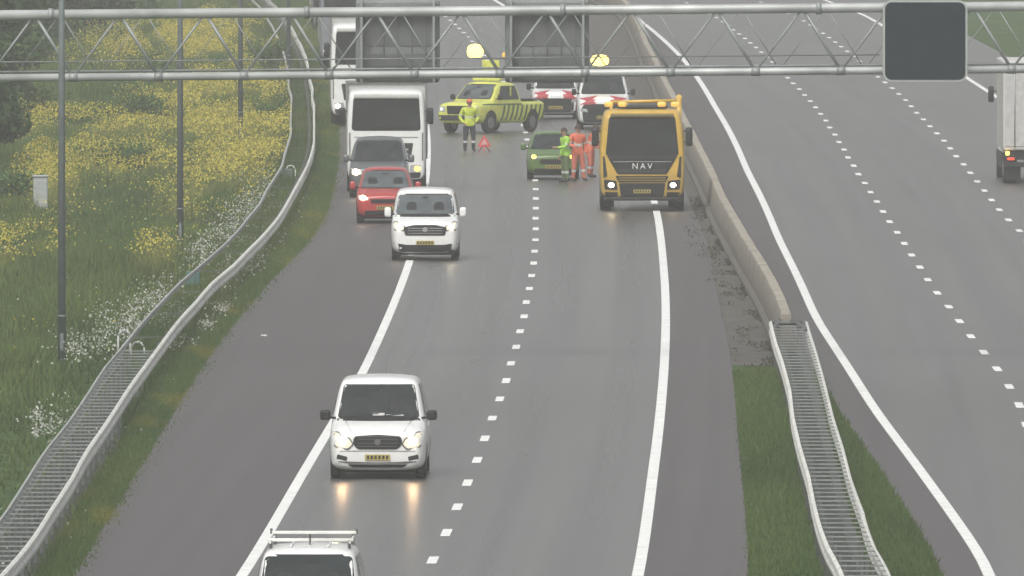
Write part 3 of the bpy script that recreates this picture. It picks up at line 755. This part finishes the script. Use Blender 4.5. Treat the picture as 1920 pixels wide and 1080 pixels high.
# ------------------------------------------------------------ trucks
def text(body,size,loc,mat,parent,name='lettering',space=1.0):
    cu=bpy.data.curves.new('t','FONT'); cu.body=body; cu.size=size; cu.extrude=.008; cu.align_x='CENTER'; cu.align_y='CENTER'; cu.space_character=space
    o=bpy.data.objects.new('t',cu); COL.objects.link(o); dg=bpy.context.evaluated_depsgraph_get()
    me=bpy.data.meshes.new_from_object(o.evaluated_get(dg)); bpy.data.objects.remove(o)
    me.materials.clear(); me.materials.append(mat)
    q=bpy.data.objects.new(name,me); COL.objects.link(q); q.parent=parent; q.location=loc; q.rotation_euler=(math.pi/2,0,0)
def truck_cab(name,X,Y,Ht,paint,depth=2.0,zb=.35,taper=.94):
    r=empty(name,(X,Y,0),-math.atan(slope(Y))); w=1.25
    t=taper
    st=[(0.0,.88*w,.80*w,zb+.05,Ht-.30,Ht-.9),(0.03,.95*w,(t-.05)*w,zb,Ht-.2,Ht-.8),(.12,.985*w,(t-.02)*w,zb,Ht-.12,Ht-.75),(.35,w,t*w,zb,Ht-.02,Ht-.7),(depth*.6,w,t*w,zb,Ht,Ht-.7),(depth-.05,w,t*w,zb,Ht,Ht-.7),(depth,w*.97,.92*w,zb+.03,Ht-.05,Ht-.7)]
    o,b=loft(st,'cab',paint,r,2,boxy=True)
    for sg in (-1,1): wheel(r,sg*1.08,1.05,.5,.3)
    arch=[(1.05+math.cos(t_)*.6,.5+math.sin(t_)*.6) for t_ in np.linspace(-.15,math.pi+.15,12)]
    decal(b,arch,black_m,r,'wheel_arch',.006,.01,axis='right',mirror=True)
    decal(b,[(.5,Ht*.55),(1.4,Ht*.55),(1.4,Ht-.4),(.6,Ht-.4)],glass_m,r,'side_window',.008,.06,axis='right',mirror=True)
    return r,b
def truck_mirrors(r,x,z,mat=black_m,h=.5,y=.25):
    for sg in (-1,1):
        lump('mirror',(.2,.14,h),(sg*x,y,z),mat,r,.25)
        bm=bmesh.new(); tube(bm,(sg*1.15,y+.15,z+h*.3),(sg*x,y,z+h*.3),.02); tube(bm,(sg*1.15,y+.15,z-h*.3),(sg*x,y,z-h*.3),.02); bm_obj('mirror_arm',bm,black_m,r)
# yellow recovery truck
X,Y=site(1204,396)
r,b=truck_cab('yellow_recovery_truck',X,Y,3.08,yel_p,2.1,.42,.90); r.scale=(1.03,1,1.0)
decal(b,[(-1.08,1.68),(1.08,1.68),(.97,2.88),(-.97,2.88)],black_m,r,'windscreen_surround',.008,.1,rings=8)
decal(b,[(-.99,1.80),(.99,1.80),(.90,2.78),(-.90,2.78)],glass_m,r,'windscreen',.016,.1,rings=8)
decal(b,[(-.72,1.12),(.72,1.12),(1.0,1.60),(-1.0,1.60)],black_m,r,'upper_grille',.016,.05,rings=6)
decal(b,[(-1.0,1.60),(1.0,1.60),(1.04,1.68),(-1.04,1.68)],dark_m,r,'scuttle',.02,.03)
decal(b,rect(-.86,.86,1.49,1.512),chrome_m,r,'trim_bar',.024,.004,rings=2)
for z in (1.20,1.26): decal(b,rect(-.70,.70,z-.006,z+.006),slat_m,r,'grille_slat',.022,.004,rings=2)
decal(b,[(-.70,.88),(.70,.88),(.78,1.07),(-.78,1.07)],black_m,r,'mid_grille',.016,.03,rings=6)
for z in (.94,1.01): decal(b,rect(-.70,.70,z-.008,z+.008),yel_p,r,'grille_slat',.024,.004,rings=2)
decal(b,[(-.62,.43),(.62,.43),(.68,.85),(-.68,.85)],black_m,r,'lower_grille',.016,.04,rings=5)
lw=M('letter_white',(.75,.75,.72),.5)
text('NAV',.24,(0,-.05,1.36),lw,r,space=1.45)
lights(r,b,[(.72,.64),(1.10,.66),(1.13,.96),(.76,.92)],lampb,.91,.79,.085,lens=black_m)
decal(b,[(.72,.43),(1.10,.43),(1.10,.58),(.72,.58)],black_m,r,'fog_light',.014,.03,mirror=True)
decal(b,[(1.02,1.05),(1.14,1.0),(1.16,1.66),(1.10,1.66)],dark_m,r,'corner_deflector',.014,.03,mirror=True)
plate(r,b,.60)
box('bumper_lip',(2.3,.12,.1),(0,.06,.37),black_m,r,.03)
box('light_bar',(1.5,.35,.12),(0,.9,3.15),dark_m,r,.05)
for xx in (-.98,-.58,.58,.98): lump('beacon',(.24,.24,.15),(xx,.8,3.22),bdim,r,.5)
box('sun_visor',(1.86,.22,.12),(0,-.03,2.90),M('visor_dark',(.16,.12,.04),.5),r,.04)
truck_mirrors(r,1.38,2.25,black_m,.55)
for x0,x1 in ((-.8,-.1),(.0,.75)): decal(b,[(x0,1.84),(x1,1.92),(x1,1.95),(x0,1.87)],black_m,r,'wiper',.03,.004,rings=1)
for sx in (-1,1): box('step',(.3,.4,.08),(sx*1.08,.25,.47),black_m,r,.02)
box('flatbed',(2.5,6.0,.22),(0,5.3,1.05),yel_p,r,.03); box('headboard',(2.5,.12,1.2),(0,2.32,1.75),yel_p,r,.03); box('chassis',(.9,7.0,.3),(0,4.5,.72),dark_m,r,.02)
for yy in (5.6,6.9):
    for sg in (-1,1): wheel(r,sg*1.02,yy,.5,.42)
box('toolbox',(2.4,1.4,.5),(0,3.4,.7),dark_m,r,.03)
bm=bmesh.new(); tube(bm,(-.9,2.6,1.2),(-.9,2.6,3.25),.05); tube(bm,(1.1,2.6,1.2),(1.1,2.6,3.4),.08); tube(bm,(-.95,2.6,3.25),(1.15,2.6,3.3),.05); tube(bm,(1.1,2.6,3.4),(1.1,6.0,2.4),.09); bm_obj('crane_frame',bm,yel_p,r)

cream=M('truck_cream',(.55,.56,.54),.5,var=.08); grey_t=M('truck_grey',(.2,.22,.24),.5)
def white_truck(X,Y,Ht,lit=True,L=9,boxh=None,box_col=white_p,paint=white_p):
    r,b=truck_cab('white_lorry',X,Y,Ht,paint,2.0,.4)
    k=Ht/3.28
    decal(b,[(-1.09,1.96*k),(1.09,1.96*k),(1.03,3.02*k),(-1.03,3.02*k)],black_m,r,'windscreen_surround',.008,.12,rings=8)
    decal(b,[(-1.03,2.05*k),(1.03,2.05*k),(.98,2.94*k),(-.98,2.94*k)],glass_m,r,'windscreen',.016,.12,rings=8)
    box('sun_visor',(2.05,.2,.16),(0,-.03,3.06*k),box_col,r,.05)
    for x0,x1 in ((-.8,-.1),(.0,.75)): decal(b,[(x0,2.07*k),(x1,2.13*k),(x1,2.16*k),(x0,2.10*k)],black_m,r,'wiper',.03,.004,rings=1)
    decal(b,[(-.75,.95),(.75,.95),(.85,1.55),(-.85,1.55)],dark_m,r,'grille',.016,.05,rings=5)
    for z in (1.05,1.2,1.35): decal(b,rect(-.7,.7,z-.02,z+.02),box_col,r,'grille_slat',.024,.01,rings=2)
    decal(b,rect(-1.0,1.0,1.72,1.745),seam_m,r,'panel_seam',.014,.004,rings=2)
    decal(b,[(1.12,1.0),(1.17,1.0),(1.17,1.9*k),(1.12,1.9*k)],seam_m,r,'door_gap',.012,.01,rings=2,mirror=True)
    decal(b,[(-1.05,.45),(1.05,.45),(1.1,.62),(-1.1,.62)],dark_m,r,'lower_bumper',.014,.04)
    lights(r,b,[(.72,.64),(1.06,.64),(1.08,.86),(.76,.86)],amber if lit else lampw2,.98,.74,.10)
    plate(r,b,.55); truck_mirrors(r,1.38,Ht*.74,black_m,.5)
    bh=boxh or Ht+.15
    box('cargo_box',(2.55,L-2.6,bh-1.0),(0,2.5+(L-2.6)/2,1.0+(bh-1.0)/2),box_col,r,.04)
    box('box_front_rim',(2.59,.08,.1),(0,2.47,bh),seam_m,r,.01)
    for sx in (-1,1): box('box_corner_post',(.08,.08,bh-1.0),(sx*1.25,2.47,1.0+(bh-1.0)/2),seam_m,r,.01)
    box('chassis',(.9,L-2,.3),(0,2+(L-2)/2,.75),dark_m,r,.02)
    for yy in (L-3.2,L-1.9):
        for sg in (-1,1): wheel(r,sg*1.02,yy,.5,.42)
    for sg in (-1,1): box('side_guard',(.04,L-6,.4),(sg*1.2,2.6+(L-6)/2,.65),steel_d,r,.01)
white_truck((724-960)/(F/637),637,3.24,True,9,3.42,cream)
white_truck((684-960)/(F/735),735,3.75,False,11,4.0,cream)
white_truck((655-960)/(F/850),850,3.6,False,11,3.9,white_p,grey_t)
white_truck((636-960)/(F/950),950,3.4,False,11,3.5,cream)
# opposite carriageway lorry, seen from behind
Xr=(1881-960)/(F/648)+1.27; r=empty('box_lorry',(Xr,648,0),.004)
box('cargo_box',(2.54,7.4,2.85),(0,3.7,2.5),M('lorry_offwhite',(.55,.55,.52),.5,var=.1,scale=1.5),r,.05)
for sx in (-.62,.62): box('rear_door',(1.18,.03,2.6),(sx,-.01,2.5),M('door_white',(.5,.5,.48),.5),r,.01)
for sx in (-.9,-.3,.3,.9):
    bm=bmesh.new(); tube(bm,(sx,-.05,1.15),(sx,-.05,3.8),.018); bm_obj('lock_rod',bm,steel_m,r)
box('rear_bumper',(2.4,.12,.16),(0,.05,.62),dark_m,r,.02); box('under_frame',(2.3,.3,.3),(0,.3,.92),dark_m,r,.02)
for sg in (-1,1):
    box('tail_light',(.24,.06,.09),(sg*1.02,-.03,.80),tail_m,r,.02); lump('indicator',(.12,.08,.12),(sg*1.13,-.04,.98),amber,r,.5)
    box('mudflap',(.5,.03,.5),(sg*.95,.2,.38),black_m,r,.005)
    for yy in (1.0,2.3,8.9): wheel(r,sg*1.02,yy,.48,.42)
    lump('mirror',(.18,.12,.5),(sg*1.42,8.6,2.7),black_m,r,.3)
    bm=bmesh.new(); tube(bm,(sg*1.2,8.7,2.8),(sg*1.42,8.6,2.8),.02); bm_obj('mirror_arm',bm,black_m,r)
box('cab',(2.4,2.0,2.3),(0,8.6,1.75),white_p,r,.12); box('chassis',(.9,8,.25),(0,4.2,.75),dark_m,r,.02); box('rear_plate',(.5,.02,.12),(0,-.02,.66),plate_y,r,.003)
box('side_skirt',(.04,3.8,.5),(-1.22,5.2,.7),dark_m,r,.01)

# ------------------------------------------------------------ people
skin=M('skin',(.45,.27,.19),.6); hair=M('hair',(.06,.04,.03),.8); boot=M('boots',(.03,.028,.026),.7); eye=M('eye',(.03,.03,.03),.3); lip=M('lips',(.35,.13,.11),.6)
refl=M('reflective_band',(.62,.64,.62),.4)
def person(name,px,py,face,jacket,trousers,pose,cap=None,height=1.76,bands=True):
    X,Y=site(px,py); root=empty(name,(X,Y,0),face); k_=height/1.76; root.scale=(k_*1.1,k_*1.1,k_)
    J=dict(pel=(0,0,.96),wai=(0,0,1.10),che=(0,0,1.28),upc=(0,0,1.42),nec=(0,-.005,1.53),
        shL=(.19,0,1.42),shR=(-.19,0,1.42),elL=(.25,.02,1.13),elR=(-.25,.02,1.13),wrL=(.25,-.05,.88),wrR=(-.25,-.05,.88),
        hiL=(.10,0,.88),hiR=(-.10,0,.88),knL=(.12,-.02,.50),knR=(-.12,-.02,.50),anL=(.13,.02,.10),anR=(-.13,.02,.10),toL=(.15,-.15,.045),toR=(-.15,-.15,.045))
    J.update(pose); nm=list(J); idx={n:i for i,n in enumerate(nm)}
    R=dict(pel=(.155,.12),wai=(.15,.115),che=(.175,.13),upc=(.13,.10),nec=(.058,.058),shL=(.085,.08),shR=(.085,.08),elL=(.06,.06),elR=(.06,.06),wrL=(.042,.042),wrR=(.042,.042),
        hiL=(.11,.11),hiR=(.11,.11),knL=(.075,.075),knR=(.075,.075),anL=(.058,.058),anR=(.058,.058),toL=(.045,.038),toR=(.045,.038))
    E=[('pel','wai'),('wai','che'),('che','upc'),('upc','nec'),('upc','shL'),('upc','shR'),('shL','elL'),('shR','elR'),('elL','wrL'),('elR','wrR'),('pel','hiL'),('pel','hiR'),('hiL','knL'),('hiR','knR'),('knL','anL'),('knR','anR'),('anL','toL'),('anR','toR')]
    me=bpy.data.meshes.new('b'); me.from_pydata([J[n] for n in nm],[(idx[a],idx[b_]) for a,b_ in E],[])
    o=bpy.data.objects.new('b',me); COL.objects.link(o); o.modifiers.new('k','SKIN')
    for n in nm:
        sv=me.skin_vertices[0].data[idx[n]]; sv.radius=R[n]; sv.use_root=(n=='pel')
    sb=o.modifiers.new('s','SUBSURF'); sb.levels=2; sb.render_levels=2
    dg=bpy.context.evaluated_depsgraph_get(); m2=bpy.data.meshes.new_from_object(o.evaluated_get(dg)); bpy.data.objects.remove(o)
    m2.materials.clear()
    for m_ in (jacket,trousers,boot,refl,skin): m2.materials.append(m_)
    segs=[(Vector(J[a]),Vector(J[b_]),a,b_) for a,b_ in E]
    for p in m2.polygons:
        c=p.center; best=None;bd=9
        for A,B,a,b_ in segs:
            d=B-A; t=max(0,min(1,(c-A).dot(d)/d.length_squared)); q=(c-A-d*t).length
            if q<bd: bd=q;best=(a,b_,t)
        a,b_,t=best
        leg=b_[:2] in('kn','an','to') or (b_[:2]=='hi' and c.z<.86)
        if leg:
            mi=2 if (c.z<.13) else 1
            if bands and b_[:2]=='an' and .3<t<.5: mi=3
        elif b_=='nec' and t>.6: mi=4
        else:
            mi=0
            if bands and ((a,b_)==('wai','che') and .1<t<.4 or (b_[:2]=='el' and .6<t<.8)): mi=3
        p.material_index=mi; p.use_smooth=True
    bo=bpy.data.objects.new('body',m2); COL.objects.link(bo); bo.parent=root
    nk=Vector(J['nec']); hc=nk+Vector((0,-.02,.12))
    bm=bmesh.new(); bmesh.ops.create_uvsphere(bm,u_segments=16,v_segments=12,radius=1)
    for v in bm.verts:
        f=1-.18*max(0,-v.co.z); v.co=Vector((v.co.x*.076*f,v.co.y*.095*f,v.co.z*.118))+hc
    tube(bm,hc+Vector((0,-.09,.012)),hc+Vector((0,-.115,-.022)),.008,.016,6)
    for sg in (-1,1): bmesh.ops.create_icosphere(bm,subdivisions=1,radius=.022,matrix=Matrix.Translation(hc+Vector((sg*.077,.005,-.005))))
    tube(bm,nk-Vector((0,0,.05)),hc-Vector((0,0,.04)),.055,.05,10)
    bm_obj('head',bm,skin,root,True)
    bm=bmesh.new()
    for sg in (-1,1): bmesh.ops.create_icosphere(bm,subdivisions=1,radius=.011,matrix=Matrix.Translation(hc+Vector((sg*.03,-.088,.005))))
    bm_obj('eyes',bm,eye,root)
    box('mouth',(.045,.01,.01),tuple(hc+Vector((0,-.088,-.055))),lip,root,.003)
    bm=bmesh.new(); bmesh.ops.create_uvsphere(bm,u_segments=16,v_segments=10,radius=1)
    bmesh.ops.delete(bm,geom=[v for v in bm.verts if v.co.z<(-.05 if not cap else .1) and v.co.y<.3 or v.co.z<-.4],context='VERTS')
    for v in bm.verts: v.co=Vector((v.co.x*.086,v.co.y*.105,v.co.z*.128))+hc+Vector((0,.008,.01))
    if cap:
        bmesh.ops.create_cone(bm,cap_ends=True,segments=16,radius1=.115,radius2=.10,depth=.02,matrix=Matrix.Translation(hc+Vector((0,-.02,.045))))
    bm_obj('helmet' if cap else 'hair',bm,cap or hair,root,True)
    for s_ in ('L','R'):
        wv=Vector(J['wr'+s_]); el=Vector(J['el'+s_]); d=(wv-el).normalized(); side=Vector((1 if s_=='L' else -1,0,0))
        fr=d.cross(side).normalized(); fr=fr if fr.y<0 else -fr
        bm=bmesh.new(); tube(bm,wv-d*.01,wv+d*.09,.028,.036,8)
        for v in bm.verts:
            k=(v.co-wv).dot(side); v.co-=side*k*.45
        inw=-side
        for i,(l,o_) in enumerate(((.065,-.030),(.075,-.010),(.070,.010),(.055,.028))):
            a0=wv+d*.085+fr*(-o_); a1=a0+d*l*.5; a2=a1+d*l*.4+inw*.02
            tube(bm,a0,a1,.009,.0085,6); tube(bm,a1,a2,.0085,.007,6)
        t0=wv+d*.03+fr*.025; t1=t0+d*.035+fr*.025; tube(bm,t0,t1,.011,.009,6); tube(bm,t1,t1+d*.03+inw*.008,.009,.007,6)
        bm_obj('hand_'+s_.lower(),bm,skin,root,True)
    return root
hv_y=M('hivis_yellow',(.50,.60,.06),.7,var=.2); hv_g=M('hivis_green',(.36,.66,.08),.7,var=.2); hv_o=M('hivis_orange',(.72,.17,.09),.7,var=.2); navy=M('trousers_navy',(.03,.035,.05),.8); cap_o=M('helmet_orange',(.70,.14,.07),.4); tr_o=M('trousers_orange',(.58,.16,.10),.7,var=.2)
person('road_inspector',880,285,.2,hv_y,navy,dict(elL=(.28,.03,1.15),wrL=(.18,-.14,1.0),elR=(-.29,.03,1.15),wrR=(-.2,-.13,.98)),cap_o,1.80)
person('recovery_worker',1060,343,-1.2,hv_g,M('trousers_hv_green',(.11,.16,.06),.7),dict(elL=(.25,-.08,1.16),wrL=(.12,-.3,1.14),nec=(0,-.03,1.52)),None,1.76)
person('recovery_worker',1083,341,.5,hv_o,tr_o,dict(elR=(-.28,-.02,1.15),wrR=(-.22,-.25,1.1),knL=(.14,-.06,.5),anL=(.15,-.1,.10),toL=(.16,-.26,.045)),hair,1.82)
person('recovery_worker',1107,334,1.3,hv_o,tr_o,dict(che=(0,-.05,1.27),upc=(0,-.11,1.40),nec=(0,-.16,1.49),shL=(.19,-.11,1.39),shR=(-.19,-.11,1.39),elL=(.25,-.16,1.12),elR=(-.25,-.16,1.12),wrL=(.2,-.32,.98),wrR=(-.2,-.32,.98)),hair,1.76)

# tripod warning sign
X,Y=site(908,286); r=empty('tripod_warning_sign',(X,Y,0)); rm=M('warning_red',(.58,.08,.08),.5,var=.2); bm=bmesh.new()
for a in (0,2.1,4.2): tube(bm,(0,0,.3),(math.cos(a+.5)*.24,math.sin(a+.5)*.24,0),.018)
tube(bm,(0,0,.25),(0,0,.6),.018); bm_obj('tripod',bm,rm,r)
P=[(-.24,0),(.24,0),(0,.42)]
pp=[(p.x,p.y+.2) for p in roundpoly(P,.04)]
slab('sign_face',pp,-.035,-.01,rm,r); slab('sign_inner',[(x*.5,(z-.34)*.5+.34) for x,z in pp],-.04,-.03,M('sign_pink_white',(.6,.35,.33),.5),r)

# ------------------------------------------------------------ haze, light, sky, camera
fog=mesh_obj('fog',[(x,y,z) for z in (-6,70) for x,y in ((-500,-60),(500,-60),(500,2600),(-500,2600))],[(3,2,1,0),(4,5,6,7),(0,1,5,4),(1,2,6,5),(2,3,7,6),(3,0,4,7)])
fm=bpy.data.materials.new('fog_volume'); fm.use_nodes=True; nt=fm.node_tree; nt.nodes.remove(nt.nodes['Principled BSDF'])
vs=nt.nodes.new('ShaderNodeVolumeScatter'); vs.inputs['Density'].default_value=.00034; vs.inputs['Anisotropy'].default_value=.0; vs.inputs['Color'].default_value=(.98,.98,.93,1)
nt.links.new(vs.outputs[0],nt.nodes['Material Output'].inputs['Volume']); fog.data.materials.append(fm)

elev=math.radians(52); az=math.radians(200)
sun=bpy.data.lights.new('sun','SUN'); sun.energy=1.5; sun.angle=math.radians(30); sun.color=(1,.96,.88)
so=bpy.data.objects.new('sun',sun); COL.objects.link(so)
d=Vector((math.sin(az)*math.cos(elev),math.cos(az)*math.cos(elev),math.sin(elev)))
so.rotation_euler=d.to_track_quat('Z','Y').to_euler()
wd=bpy.data.worlds.new('World'); scn.world=wd; wd.use_nodes=True; nt=wd.node_tree
sky=nt.nodes.new('ShaderNodeTexSky'); sky.sky_type='NISHITA'; sky.sun_disc=False; sky.sun_elevation=elev; sky.sun_rotation=az; sky.dust_density=5; sky.air_density=1.5
hs=nt.nodes.new('ShaderNodeHueSaturation'); hs.inputs['Saturation'].default_value=.20
nt.links.new(sky.outputs[0],hs.inputs['Color']); bg=nt.nodes['Background']; nt.links.new(hs.outputs[0],bg.inputs['Color']); bg.inputs['Strength'].default_value=.145
cam=bpy.data.cameras.new('camera'); co=bpy.data.objects.new('camera',cam); COL.objects.link(co)
co.location=(0,0,CH); co.rotation_euler=(math.pi/2-PITCH,0,0); cam.sensor_width=36; cam.lens=F/1920*36; cam.clip_start=1; cam.clip_end=12000
scn.camera=co
